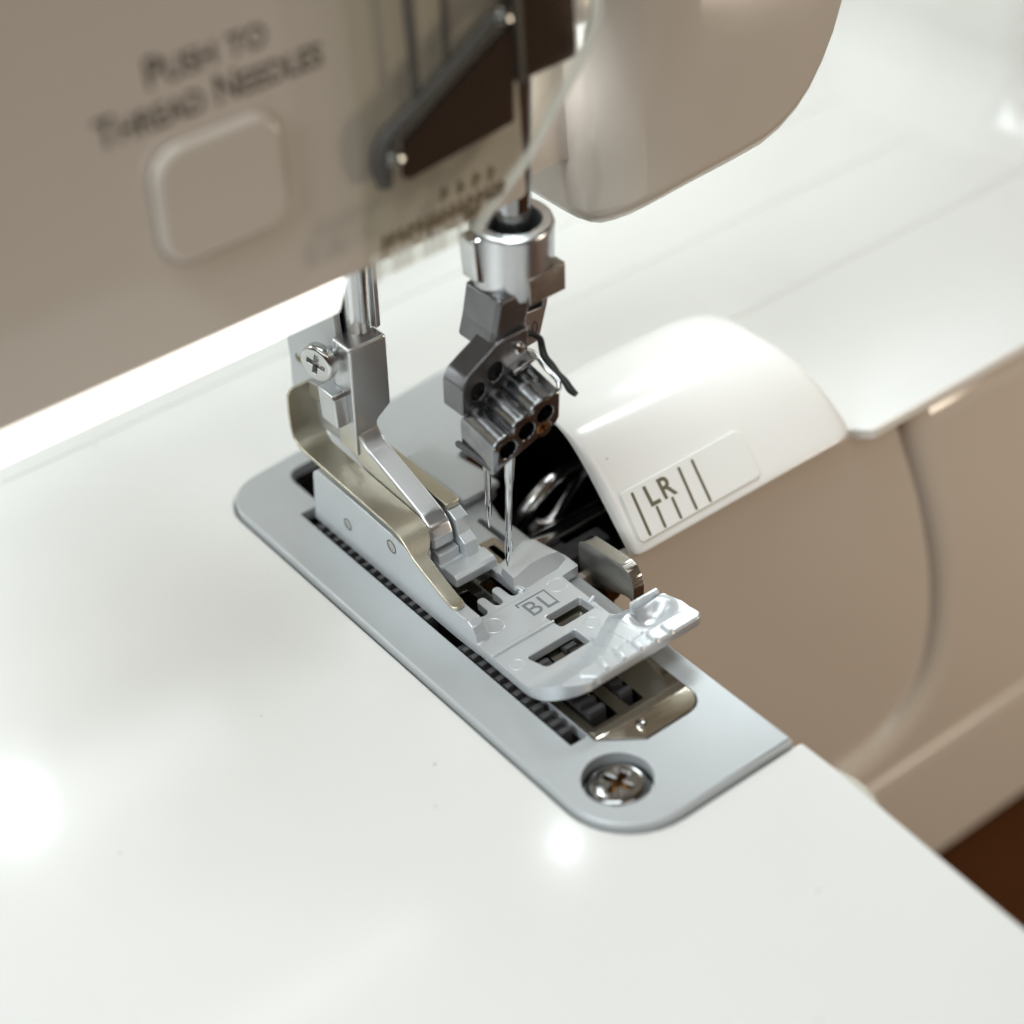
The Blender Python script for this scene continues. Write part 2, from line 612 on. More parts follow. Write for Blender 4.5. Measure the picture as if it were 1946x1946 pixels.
def hood_section(x, ins=0.0):
    h = 1.0 if x <= 30 else math.sqrt(max(0.0, 1 - ((x - 30) / 22.9) ** 4.5))
    H = 13.7 * max(h, 0.05)
    e = 0.0
    if x < 15.2:
        e = (15.2 - x) ** 2 * 0.35
    pr = base_prof
    out = []
    n = len(pr)
    for i, (y, z) in enumerate(pr):
        a = Vector(pr[max(0, i - 1)])
        b = Vector(pr[min(n - 1, i + 1)])
        d = (b - a).normalized()
        nn = Vector((d.y, -d.x))
        yy = y + nn.x * (ins + e)
        zz = z + nn.y * (ins + e)
        if zz > 0:
            zz = zz / (1 + (zz / H) ** 5) ** 0.2
        if yy > 2:
            yy = 2 + (yy - 2) * (0.45 + 0.55 * h)
        yy += 1.4 * max(0.0, (x - 49.5) / 3.3) ** 2.5
        out.append((x, yy, zz))
    return out


V, F = [], []
n = len(base_prof)
ns = len(XS)
for x in XS:
    V += hood_section(x)
for x in XS:
    V += hood_section(min(x, 51.0) + 0.0, 1.7)
for layer in (0, 1):
    for i in range(ns - 1):
        for k in range(n - 1):
            a = layer * ns * n + i * n + k
            q = (a, a + 1, a + n + 1, a + n)
            F.append(q)
for k in range(n - 1):
    F.append((k, k + 1, ns * n + k + 1, ns * n + k))
F.append(tuple((ns - 1) * n + k for k in range(n)))
hood = link('guide_hood', V, F, 'white', mc, angle=50)
m_ = hood.modifiers.new('soft', 'SUBSURF')
m_.levels = 1
m_.render_levels = 2
dy, dz = 12 / 18.363, 13.9 / 18.363


def slope(u, v, wv=0.0):
    return (u, -6.7 + dy * v - dz * wv, 0.2 + dz * v + dy * wv)


lab = prism('mark_label', rnd([(15.25, 1.0), (35.9, 1.05), (36.1, 8.0), (15.7, 7.95)], [.5, .7, 1.2, .5], 6), 0.0, 0.24, 'label', mc, plane=slope, bev=0.10, bev0=0.0, seg=3)
for x0, y0, x1, y1 in ((16.9, 1.5, 17.22, 7.15), (19.42, 1.45, 19.6, 4.1), (22.1, 1.45, 22.26, 4.15), (24.78, 1.5, 25.1, 7.15), (27.2, 1.5, 27.4, 7.2)):
    prism('mark_line', capsule(x0, y0, x1, y1, 0.215), 0.2, 0.262, 'print', lab, plane=slope)
fsz = 2.75 / 0.70
for ch, ux in (('L', 18.72), ('R', 21.0)):
    lettering('lettering', ch, lambda x, y, ux=ux: slope(ux + x * 0.95, 4.52 + y, 0.262), fsz, 'print', lab, bold=0.085)

# machine head: front cover with push button and print
fx = lambda u, v, wv: (u, wv, v)
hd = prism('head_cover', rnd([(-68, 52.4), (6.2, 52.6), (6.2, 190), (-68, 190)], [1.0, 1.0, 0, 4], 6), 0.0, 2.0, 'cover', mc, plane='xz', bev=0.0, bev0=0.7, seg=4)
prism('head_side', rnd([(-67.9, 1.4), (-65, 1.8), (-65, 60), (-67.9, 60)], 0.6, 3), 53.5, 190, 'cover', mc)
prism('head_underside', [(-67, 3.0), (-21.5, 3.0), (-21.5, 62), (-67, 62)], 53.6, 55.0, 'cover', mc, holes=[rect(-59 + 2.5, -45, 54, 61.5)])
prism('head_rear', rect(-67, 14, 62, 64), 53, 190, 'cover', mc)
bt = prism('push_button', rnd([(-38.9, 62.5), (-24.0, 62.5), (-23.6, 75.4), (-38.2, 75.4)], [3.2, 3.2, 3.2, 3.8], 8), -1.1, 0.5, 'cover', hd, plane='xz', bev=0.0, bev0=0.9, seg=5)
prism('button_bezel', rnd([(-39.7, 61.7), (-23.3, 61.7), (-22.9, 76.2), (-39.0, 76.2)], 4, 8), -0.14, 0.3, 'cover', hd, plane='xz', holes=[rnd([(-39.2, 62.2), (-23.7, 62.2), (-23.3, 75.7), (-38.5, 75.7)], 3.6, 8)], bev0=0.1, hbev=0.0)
def width_of(vs):
    return max(v[0] for v in vs) - min(v[0] for v in vs), min(v[0] for v in vs)
for body, x0, x1, zb, hh in (('Push to', -36.6, -23.4, 81.5, 3.0), ('Thread Needles', -42.9, -17.6, 77.35, 3.0)):
    size = hh / 0.70
    vs, fs = text_data(body, size, smallcaps=True, bold=0.07)
    wd, mn = width_of(vs)
    k = (x1 - x0) / wd
    link('lettering', [(x0 + (x - mn) * k, -0.03, zb + y) for x, y in vs], fs, 'inkdark', hd, flat=True)
ls = prism('light_strip', [(-75, 49.0), (-19.6, 48.8), (-18.2, 52.2), (-75, 52.2)], 0.6, 3.0, 'lit', mc, plane='xz', bev0=0.2, bev=0.0)
# recessed panel between the face and the right part of the head
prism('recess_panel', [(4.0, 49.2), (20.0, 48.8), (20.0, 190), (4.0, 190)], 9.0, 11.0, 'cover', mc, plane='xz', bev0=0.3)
# right part of the head: rounded nose, lower edge sweeping up into the arm
path = [(18.6, 44, 39.6), (18.6, 18, 39.6), (18.6, 11, 39.6), (18.75, 9, 39.6), (19.2, 7.3, 39.6), (20.0, 5.7, 39.8), (21.3, 4.2, 40.3), (23.0, 2.8, 41.0), (25.0, 1.65, 41.8), (27.4, .75, 42.6), (30, .22, 43.2), (33, 0, 43.5), (37, 0, 43.7), (42, 0, 44.1), (45, 0, 45.0), (47.5, 0, 46.4), (49.7, 0, 48.4), (51.6, 0, 51.0), (53.2, 0, 54.0), (54.6, 0, 57.8), (55.8, 0, 62.3), (56.8, 0, 68), (57.6, 0, 76), (58.2, 0, 90), (58.4, 0, 190)]
V, F = [], []
rows = 0
for i, (x, y, zb) in enumerate(path):
    a = Vector(path[max(0, i - 1)][:2])
    b = Vector(path[min(len(path) - 1, i + 1)][:2])
    d = (b - a).normalized()
    inn = Vector((-d.y, d.x))
    r = 3.2
    colm = [(x, y, 192)]
    for k in range(7):
        q = math.pi / 2 * k / 6
        ins = r * (1 - math.cos(q))
        colm.append((x + inn.x * ins, y + inn.y * ins, zb + r * (1 - math.sin(q))))
    tx = min(max(x, 17.5), 54) if i > 2 else 17.5
    colm.append((max(x + inn.x * r, 21.9), 46, zb))
    rows = len(colm)
    V += colm
for i in range(len(path) - 1):
    for k in range(rows - 1):
        a = i * rows + k
        F.append((a, a + 1, a + rows + 1, a + rows))
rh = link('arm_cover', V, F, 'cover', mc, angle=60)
# dark works inside the machine under the plate and beside the needles
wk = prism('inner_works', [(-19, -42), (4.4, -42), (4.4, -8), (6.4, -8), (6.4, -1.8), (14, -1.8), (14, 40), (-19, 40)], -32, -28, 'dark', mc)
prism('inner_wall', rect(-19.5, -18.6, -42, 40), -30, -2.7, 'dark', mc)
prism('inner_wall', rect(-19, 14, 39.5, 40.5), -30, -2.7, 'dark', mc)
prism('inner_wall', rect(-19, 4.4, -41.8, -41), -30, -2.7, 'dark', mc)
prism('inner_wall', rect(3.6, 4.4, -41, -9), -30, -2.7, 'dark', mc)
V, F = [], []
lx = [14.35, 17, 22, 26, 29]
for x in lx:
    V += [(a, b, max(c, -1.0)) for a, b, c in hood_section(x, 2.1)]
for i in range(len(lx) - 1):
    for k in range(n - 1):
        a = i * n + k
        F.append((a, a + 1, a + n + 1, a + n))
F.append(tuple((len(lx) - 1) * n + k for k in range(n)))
link('hood_shade_sheet', V, F, 'dark', mc, angle=50)  # dark sheet added so the inside of the white hood looks shaded
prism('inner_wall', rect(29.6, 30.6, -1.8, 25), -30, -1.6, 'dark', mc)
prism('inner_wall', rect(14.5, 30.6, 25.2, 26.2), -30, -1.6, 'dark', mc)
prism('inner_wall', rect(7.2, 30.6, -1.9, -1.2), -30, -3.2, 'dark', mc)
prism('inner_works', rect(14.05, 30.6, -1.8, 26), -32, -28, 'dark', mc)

# ------------------------------------------------------------------ needle plate
npl = thing('needle_plate', 'grey satin metal needle plate screwed onto the white bed', 'needle plate', (-6, 0, -1))
po = rnd([(-19.4, -43.4), (6.25, -43.4), (6.2, 8.6), (5.9, 11.2), (7.3, 16.4), (9.8, 17.6), (9.8, 27), (24, 28), (24, 44.9), (-19.4, 41.5)], [8.9, .25, 1, 2, 1.5, .8, 1, 1, 1, 6.5], 10)
insert = rnd([(2.75, 8.8), (-10.6, 8.8), (-10.75, -28.7), (-6.2, -32.35), (2.8, -32.3)], [.6, .6, .35, .35, 2.6], 6)
ins_hole = offset(insert if area2(insert) > 0 else insert[::-1], -0.14)
holes = [rect(-13.5, -11.05, -27.5, 30.2, 0.15, 2), rnd([(-10.3, 31.2), (-3.6, 31.2), (-3.6, 39.4), (-10.3, 39.2)], [.4, .4, .8, 2.2], 5), ins_hole, circ(-12.8, -35.0, 4.15, 40), rect(3.05, 3.95, 6.1, 13.2, 0.44, 4)]
prism('plate_body', po, -1.7, 0.0, 'plate', npl, holes=holes, bev=0.38, bev0=0.0, hbev=0.07, seg=4)
tab = prism('raised_tab', rnd([(3.0, 15.6), (9.0, 15.6), (9.0, 19), (7.6, 28.6), (3.0, 28.8)], [.3, .3, .3, .5, .3], 4), 0.9, 2.0, 'plate', npl, bev=0.3)
ih = [rect(-9.75, -6.15, -27.1, 2.5, 0.15, 2), rect(-4.4, -2.2, -27.1, 2.5, 0.15, 2), rect(-1.25, -0.25, -5.5, 7.6, .45, 4), rect(0.75, 1.75, -5.5, 7.6, .45, 4), circ(-5.2, -30.1, 0.62, 20)]
st = prism('stitch_plate', insert, -0.75, 0.12, 'goldpol', npl, holes=ih, bev=0.07, bev0=0, hbev=0.05)
lathe('rivet', [(0.0, -0.6), (0.56, -0.6), (0.56, 0.02), (0.44, 0.14), (0.2, 0.17), (0, 0.17)], 'chrome', st, (-5.2, -30.1, 0), n=24)
sc = prism('plate_screw', circ(-12.8, -35.0, 3.62, 44), -2.4, -0.55, 'chrome', npl, holes=[cross_loop(-12.8, -35.0, 1.75, 0.42, 0.35)], bev=0.95, bev0=0, hbev=0.16, seg=5)
prism('screw_recess', circ(-12.8, -35.0, 2.2, 24), -2.3, -1.75, 'copper', sc)
prism('screw_well', circ(-12.8, -35.0, 4.1, 40), -3.2, -2.45, 'plate', npl, bev=0.0)
for a in (0.2, 1.1, 2.0, 4.1, 5.2):      # worn burrs around the driver recess
    r0 = 1.9
    x, y = -12.8 + r0 * math.cos(a), -35 + r0 * math.sin(a)
    tube('burr', [(x - .35 * math.sin(a), y + .35 * math.cos(a), -0.62), (x, y, -0.54), (x + .35 * math.sin(a), y - .35 * math.cos(a), -0.62)], 0.09, 'chrome', sc, n=6)

# ------------------------------------------------------------------ feed dogs
fd = thing('feed_dog', 'dark toothed steel feed dog rows in the needle plate slots', 'feed dog', (-8, -8, -4))


def tooth_mesh(wd, pitch, hgt):
    v = [(-wd / 2, 0, 0), (wd / 2, 0, 0), (wd / 2, pitch, 0), (-wd / 2, pitch, 0), (-wd / 2, 0.08, hgt), (wd / 2, 0.08, hgt), (wd / 2, pitch * 0.42, hgt), (-wd / 2, pitch * 0.42, hgt), (-wd / 2, pitch * .92, hgt * .12), (wd / 2, pitch * .92, hgt * .12)]
    f = [(0, 1, 5, 4), (4, 5, 6, 7), (7, 6, 9, 8), (8, 9, 2, 3), (1, 2, 9, 6, 5), (0, 4, 7, 8, 3), (0, 3, 2, 1)]
    me = bpy.data.meshes.new('tooth')
    me.from_pydata([Vector(q) * S for q in v], [], f)
    me.materials.append(M['steel'])
    return me


org = Vector(fd.location)
for x0, x1, y0, y1, zt, gap in ((-13.3, -11.85, -25.6, 27.5, -0.05, (-4.6, 1.2)), (-9.1, -6.75, -25.6, -8, 0.45, None), (-4.15, -2.55, -25.4, -10, 0.45, None)):
    rows_ = [(y0, y1)] if gap is None else [(y0, gap[0]), (gap[1], y1)]
    for ya, yb in rows_:
        rw = prism('tooth_row', rect(x0, x1, ya, yb), -3.5, zt - 0.6, 'steel', fd)
        pitch = 1.72
        me = tooth_mesh(x1 - x0 - 0.02, pitch, 0.85)
        rb = origin_of(rw)
        k = 0
        while ya + (k + 1) * pitch <= yb:
            o = bpy.data.objects.new('tooth', me)
            col.objects.link(o)
            o.parent = rw
            o.location = Vector(((x0 + x1) / 2, ya + k * pitch, zt - 0.61)) * S - rb
            k += 1

# ------------------------------------------------------------------ presser foot
pf = thing('presser_foot', 'grey metal presser foot with BL mark and ribbed upturned toe', 'presser foot', (-5, 0, 0.2))
dk = rnd([(-12.5, -17.4), (-1.3, -17.4), (3.0, -14.6), (3.05, -5.2), (5.9, -5.0), (5.9, -2.4), (5.4, 0.2), (4.9, 3.0), (3.6, 3.6), (-1.4, 1.8), (-1.9, 6.8), (-3.2, 7.0), (-3.2, 26.5), (-12.5, 26.5)], [0, 0, 0, .2, .3, .3, .3, .5, .4, .3, .3, 0, 0, 0], 4)
comb = rnd([(-9.5, 1.0), (-9.6, -3.4), (-9.2, -4.5), (-8.2, -4.6), (-7.8, -4.0), (-7.8, -1.6), (-6.6, -1.6), (-6.5, -3.7), (-6.2, -4.2), (-5.5, -4.2), (-5.2, -3.7), (-5.2, -1.2), (-4.0, -1.2), (-3.9, -3.7), (-3.6, -4.1), (-3.0, -4.1), (-2.7, -3.7), (-2.7, 1.0), (-2.9, 6), (-9.5, 6)], [0, .4, .4, .4, .2, .55, .55, .2, .3, .3, .2, .55, .55, .2, .3, .3, .2, 0, 0, 0], 4)
hs = [comb, rnd([(-3.2, -9.8), (2.2, -9.7), (2.4, -12.5), (-2.9, -12.6)], [.25, .25, .25, .5], 4), rnd([(-9.4, -14.1), (-1.95, -14.0), (-1.9, -16.9), (-8.6, -17.0)], [.25, .25, .3, .7], 4)]
deck = prism('deck', dk, 0.6, 2.0, 'foot', pf, holes=hs, bev=0.0, bev0=0.0, hbev=0.16)
# step of the slots: lower floor pieces seen through them
prism('slot_bar', rnd([(-9.2, -16.8), (-7.0, -16.8), (-7.0, -15.6), (-9.2, -15.6)], .1, 2), 0.4, 1.0, 'dark', deck)
prism('slot_bar', rnd([(-4.2, -16.9), (-2.1, -16.9), (-2.1, -15.8), (-4.2, -15.8)], .1, 2), 0.4, 1.0, 'dark', deck)


def y_start(x):
    if x <= -1.3:
        return -17.4
    if x <= 3.0:
        return -17.4 + (x + 1.3) / 4.3 * 2.8
    return -14.6 - 3.0 * smooth((x - 3.0) / 0.9)


def toe_top(x, y):
    wv = smooth((x + 7) / 10.0)
    y0 = -17.2 + 2.6 * wv
    y1 = -22.9 + 4.4 * wv
    tt = (y0 - y) / (y0 - y1)
    z = 2.0 + 2.75 * (tt * tt * (1.9 - 0.9 * tt) if 0 < tt < 1 else (0 if tt <= 0 else 1))
    # scoop in the right lobe
    dx, dyy = (x - 5.1) / 2.3, (y + 20.2) / 1.75
    rr = dx * dx + dyy * dyy
    z -= 1.7 * math.exp(-rr ** 1.7)
    return z


def toe_bot(x, y):
    tt = max(0.0, (-17.4 - y) / 7.5)
    return 0.6 + 2.9 * tt ** 1.5 + (1.5 * smooth((x - 3.2) / 1.5))


NU, NV = 72, 70
SV = [0.0, 0.03, 0.06, 0.075, 0.085] + [0.085 + (1 - 0.085) * k / (NV - 5) for k in range(1, NV - 4)]
NV = len(SV) - 1


def xl(yn):
    d = max(0.0, (-18.0 - yn) / 7.0)
    return -12.5 + 5.4 * (1 - math.sqrt(max(0.0, 1 - min(1, d) ** 2.3)))


def xr(s, yn):
    if s <= 0.075:
        return 3.0 + 0.9 * s / 0.075
    e = max(0.0, (-23.0 - yn) / 2.0)
    return min(8.2, 3.9 + (s - 0.075) / 0.01 * 4.3) + 0.8 * min(1, (s - .075) / 0.4) - 1.5 * (1 - math.sqrt(max(0.0, 1 - min(1, e) ** 2)))


top, botm = [], []
for s in SV:
    yn = -17.4 - 7.5 * s
    a, b = xl(yn), xr(s, yn)
    rt, rb_ = [], []
    for u in range(NU + 1):
        x = a + (b - a) * u / NU
        ys = y_start(x)
        y = ys + (-24.9 - ys) * s
        rt.append((x, y, toe_top(x, y)))
        rb_.append((x, y, min(toe_bot(x, y), toe_top(x, y) - 0.7)))
    top.append(rt)
    botm.append(rb_)
V = [p for r in top for p in r] + [p for r in botm for p in r]
F = []
w1 = NU + 1
nb = w1 * (NV + 1)
for i in range(NV):
    for k in range(NU):
        a = i * w1 + k
        F.append((a, a + 1, a + w1 + 1, a + w1))
        F.append((nb + a, nb + a + w1, nb + a + w1 + 1, nb + a + 1))
for k in range(NU):
    F.append((k, k + 1, nb + k + 1, nb + k))
    a = NV * w1 + k
    F.append((a, a + 1, nb + a + 1, nb + a))
for i in range(NV):
    for k in (0, NU):
        a = i * w1 + k
        F.append((a, a + w1, nb + a + w1, nb + a))
toe = link('toe', V, F, 'foot', pf, angle=40)
prism('lip', rnd([(-9.5, -22.6), (8.9, -22.6), (9.3, -25.0), (-7.3, -25.15)], [.9, .5, 1.3, 1.3], 7), 3.5, 5.12, 'foot', toe, bev=0.32, bev0=0.5, seg=4)
for xx in (-5.5, -2.95, -0.4, 1.9, 4.15):
    prism('lip_rib', rnd([(-23.0, 4.6), (-25.05, 4.3), (-25.1, 4.85), (-24.75, 5.42), (-23.3, 5.45)], .15, 3), xx - 0.36, xx + 0.36, 'foot', toe, plane='yz', bev=0.1)
for xx in (-4.9, -2.5, -0.3, 1.9):
    box('lip_tick', xx - .3, xx + .3, -22.75, -22.25, 4.3, 5.02, 'foot', toe, bev=0.08)
box('lobe_rim', 3.75, 8.0, -18.15, -17.55, 3.9, 5.25, 'foot', toe, bev=0.15)
# swept hair-line ridges on the toe ramp
for xs, xe in ((-6.6, -7.2), (-4.4, -4.95), (-2.2, -2.6), (-0.2, -0.45), (1.8, 1.6), (3.0, 3.1)):
    pts = []
    for k in range(11):
        q = k / 10
        x = xs + (xe - xs) * q + 0.5 * math.sin(math.pi * q) * (-1) + 0.9 * (1 - q) ** 2
        ya = -17.6 + 2.4 * smooth((xs + 7) / 10)
        yb = -22.2 + 2.2 * smooth((xs + 2) / 6)
        y = ya + (yb - ya) * q
        pts.append((x, y, toe_top(x, y) + 0.005))
    tube('toe_ridge', pts, [0.03] + [0.075] * 9 + [0.05], 'foot', toe, n=6, smooth=2)
# marks moulded in the deck
for cx, cy, r in ((-8.9, -6.9, 1.3), (1.6, -4.9 - 1.2, 1.25), (0.4, -14.4, 0.95), (-11.0, -14.3, 0.9)):
    v, f = [], []
    N = 40
    for k in range(N):
        a = 2 * math.pi * k / N
        for dr, dzz in ((-.07, 0), (0, .035), (.07, 0)):
            v.append((cx + (r + dr) * math.cos(a), cy + (r + dr) * math.sin(a), 1.999 + dzz))
    for k in range(N):
        k2 = (k + 1) % N
        for j in (0, 1):
            f.append((k * 3 + j, k * 3 + j + 1, k2 * 3 + j + 1, k2 * 3 + j))
    link('moulding_ring', v, f, 'foot', deck)
prism('deck_ridge', capsule(-12.3, -11.35, -3.1, -11.25, 0.17), 1.95, 2.28, 'foot', deck, bev=0.12)
prism('deck_line', rect(-12.4, -3.2, -10.62, -10.52), 1.98, 2.03, 'foot', deck)
prism('deck_line', rect(-9.8, -1.9, -4.98, -4.88), 1.98, 2.04, 'foot', deck)
# frame and letters B L
for q in (rect(-4.75, -0.2, -5.85, -5.68), rect(-0.4, -0.22, -8.9, -5.85), rect(-4.75, -4.55, -6.4, -5.85)):
    prism('mark_frame', q, 1.98, 2.05, 'relief_shade', deck)
for ch, ux in (('B', -4.45), ('L', -2.2)):
    vs, fs = text_data(ch, 2.6 / 0.7)
    n0 = len(vs)
    v3 = [(ux + x, -8.8 + y, 2.05) for x, y in vs]
    edges = {}
    for f in fs:
        for a, b in zip(f, f[1:] + f[:1]):
            edges[(a, b)] = edges.get((a, b), 0) + 1
    v3 += [(x, y, 1.98) for x, y, _ in v3]
    ff = list(fs)
    for (a, b) in list(edges):
        if (b, a) not in edges:
            ff.append((a, b, b + n0, a + n0))
    link('lettering', v3, ff, 'relief_shade', deck, flat=True)
# raised guide beside the needle opening
tp = [(-2.7, -2.9), (-2.5, -0.4), (2.2, 1.7), (3.2, 1.4), (4.6, -2.6), (3.0, -2.2), (0.6, -2.1), (-1.2, -2.6)]
bt_ = [(-3.0, -3.4), (-2.7, 0.0), (2.2, 2.9), (4.2, 2.6), (5.6, -3.0), (3.4, -3.9), (0.8, -4.0), (-1.2, -4.2)]
V = [(x, y, 3.5) for x, y in tp] + [(x, y, 1.9) for x, y in bt_]
n8 = len(tp)
F = [tuple(range(n8))] + [(i, (i + 1) % n8, n8 + (i + 1) % n8, n8 + i) for i in range(n8)]
link('needle_guard', V, F, 'foot', deck, angle=25)
prism('rim', rnd([(-2.75, -3.6), (-2.45, -4.35), (-1.9, -4.3), (-2.2, -3.3), (-2.3, 0.6), (-2.75, 0.6)], .12, 3), 1.9, 2.35, 'foot', deck, bev=0.1)
# left side wall with spring pins
wall = [(28.0, 0.15), (26.6, 8.6), (25.4, 9.5), (15, 9.25), (8.5, 8.95), (5.2, 8.4), (2.4, 7.5), (-2, 5.2), (-4.4, 4.75), (-6.8, 4.75), (-7.7, 4.35), (-8.2, 3.4), (-8.3, 2.2), (-8.6, 1.96), (-8.6, 0.4), (-4, 0.1)]
prism('side_wall', rnd(wall, [.3, .6, .6, 0, 2, 2, 2, 1, .5, .5, .5, .4, .2, 0, 0, 0], 5), -12.53, -10.75, 'foot', pf, plane='yz', bev=0.14)
for yy, zz, rr in ((19.3, 4.2, .72), (8.9, 6.85, .82)):
    lathe('pin', [(0, -0.3), (rr, -0.3), (rr, 0.03), (rr * .8, 0.10), (0, 0.12)], 'bright', pf, (-12.53, yy, zz), (-1, 0, 0), n=24)
    v, f = [], []
    N = 28
    for k in range(N):
        a = 2 * math.pi * k / N
        for rr2 in (rr * 1.02, rr * 1.22):
            v.append((-12.545, yy + rr2 * math.cos(a), zz + rr2 * math.sin(a)))
    for k in range(N):
        k2 = (k + 1) % N
        f.append((2 * k, 2 * k + 1, 2 * k2 + 1, 2 * k2))
    link('pin_groove', v, f, 'steel', pf)
# warm coloured spring plate along the wall: bent sheet
ST = [(29.9, 19.6, -11.9, -8.0), (30.2, 18.6, -12.4, -7.6), (30.3, 16, -12.6, -7.6), (30.2, 13.8, -12.7, -7.6), (29.8, 12.5, -12.75, -7.8), (28.9, 11.75, -12.75, -8.3), (27, 11.5, -12.75, -8.75), (18, 11.05, -12.75, -8.8), (9.2, 10.65, -12.75, -8.8), (7.6, 10.5, -12.75, -8.8), (6.4, 10.15, -12.75, -8.8), (5.4, 9.6, -12.75, -8.9), (4.6, 8.95, -12.75, -9.3), (4.0, 8.4, -12.75, -9.9), (3.4, 8.0, -12.75, -10.6), (2.6, 7.65, -12.75, -10.85), (0, 6.55, -12.75, -10.85), (-2.4, 5.6, -12.75, -10.85), (-3.4, 5.35, -12.75, -10.85), (-4.0, 5.3, -12.7, -10.95), (-4.5, 5.3, -12.3, -11.4)]


def strip(name, ST, th, m, parent, bulge=0.0, nx=5):
    V, F = [], []
    n = len(ST)
    tops_, bots_ = [], []
    for i, (y, z, a, b) in enumerate(ST):
        p = Vector((ST[max(0, i - 1)][0], ST[max(0, i - 1)][1]))
        q = Vector((ST[min(n - 1, i + 1)][0], ST[min(n - 1, i + 1)][1]))
        d = (q - p).normalized()
        nn = Vector((d.y, -d.x))
        if nn.y < 0 and abs(nn.y) > 0.3:
            nn = -nn
        rt, rb2 = [], []
        for k in range(nx + 1):
            x = a + (b - a) * k / nx
            e = min(k, nx - k) / nx
            rt.append((x, y, z))
            rb2.append((x, y + nn.x * -th, z + nn.y * -th))
        tops_.append(rt)
        bots_.append(rb2)
    w_ = nx + 1
    V = [p for r in tops_ for p in r] + [p for r in bots_ for p in r]
    nb_ = w_ * n
    for i in range(n - 1):
        for k in range(nx):
            a = i * w_ + k
            F.append((a, a + 1, a + w_ + 1, a + w_))
            F.append((nb_ + a, nb_ + a + 1, nb_ + a + w_ + 1, nb_ + a + w_))
        for k in (0, nx):
            a = i * w_ + k
            F.append((a, a + w_, nb_ + a + w_, nb_ + a))
    for k in range(nx):
        F.append((k, k + 1, nb_ + k + 1, nb_ + k))
        a = (n - 1) * w_ + k
        F.append((a, a + 1, nb_ + a + 1, nb_ + a))
    o = link(name, V, F, m, parent, angle=40)
    bv = o.modifiers.new('edge', 'BEVEL')
    bv.width = 0.00012
    bv.segments = 2
    bv.limit_method = 'ANGLE'
    bv.angle_limit = math.radians(50)
    return o


strip('spring_plate', ST, 0.45, 'gold', pf)
prism('spring_bar', rnd([(-5.35, 6.4), (-3.3, 6.4), (-3.3, 27), (-5.35, 27)], [.3, .3, .1, .1], 3), 10.2, 11.1, 'gold', pf, bev=0.15)
# hinge parts under the holder arm
prism('hinge_cheek', rnd([(3.0, 2.0), (3.4, 6.5), (4.6, 7.2), (4.9, 9.4), (6.2, 10.1), (26, 10.1), (26, 2.0)], .25, 3), -5.25, -3.35, 'foot', pf, plane='yz', bev=0.15)
prism('hinge_cheek', rnd([(6.0, 2.0), (5.4, 6.0), (7, 9.9), (26, 9.9), (26, 2.0)], .4, 3), -10.7, -9.0, 'foot', pf, plane='yz', bev=0.15)
prism('hinge_block', rnd([(4.6, 2.0), (4.6, 5.6), (9, 6.4), (9, 2.0)], .2, 3), -8.5, -5.35, 'foot', pf, plane='yz', bev=0.15)
prism('cross_bar', rnd([(0.9, 2.9), (0.9, 4.1), (1.4, 4.45), (3.6, 4.45), (4.0, 4.05), (4.4, 4.0), (4.9, 4.35), (6.6, 4.35), (6.9, 3.9), (6.9, 2.6), (1.4, 2.6)], .2, 3), -8.6, -2.3, 'foot', pf, plane='yz', bev=0.2)
lathe('side_pin', [(0, 0), (.3, 0), (.3, .9), (.2, 1.0), (0, 1.0)], 'foot', pf, (2.6, -11.2, 1.75), (0.8, 0, 0.6), n=14)

# ------------------------------------------------------------------ presser foot holder and bar
ph = thing('presser_foot_holder', 'cast metal presser foot holder with bent arm clamped by cross head screw', 'foot holder', (-6, 20, 6))
lean = lambda v: Vector((v.x, v.y - 0.10 * (v.z - 16), v.z))
colp = rnd([(-9.15, 12.8), (-9.15, 29.9), (-3.55, 29.9), (-3.55, 18.9), (-5.7, 17.2), (-5.7, 12.8)], [.3, .5, .5, .5, .8, 0], 4)
ho = prism('column', colp, 19.9, 24.0, 'cast', ph, plane='xz', bev=0.35, xf=lean, seg=4)
armp = [(20.6, 19.0), (20.0, 16.4), (18.6, 14.75), (7.2, 10.65), (5.6, 9.6), (5.0, 8.0), (5.0, 6.3), (8.4, 6.3), (10, 7.9), (19, 10.6), (24.0, 12.6), (24.0, 19.0)]
prism('arm', rnd(armp, [0, 3, 5, 3, 1.5, 1.0, .5, .8, 3, 3, .5, 0], 7), -8.75, -5.62, 'cast', ph, plane='yz', bev=0.35, seg=4)
prism('clamp_lug', rnd([(20.9, 17.6), (24.6, 17.6), (24.6, 22.6), (21.2, 22.6), (20.9, 22)], .3, 3), -11.0, -9.0, 'cast', ph, plane='yz', bev=0.3)
sx = Vector((-0.95, -0.30, 0.04)).normalized()
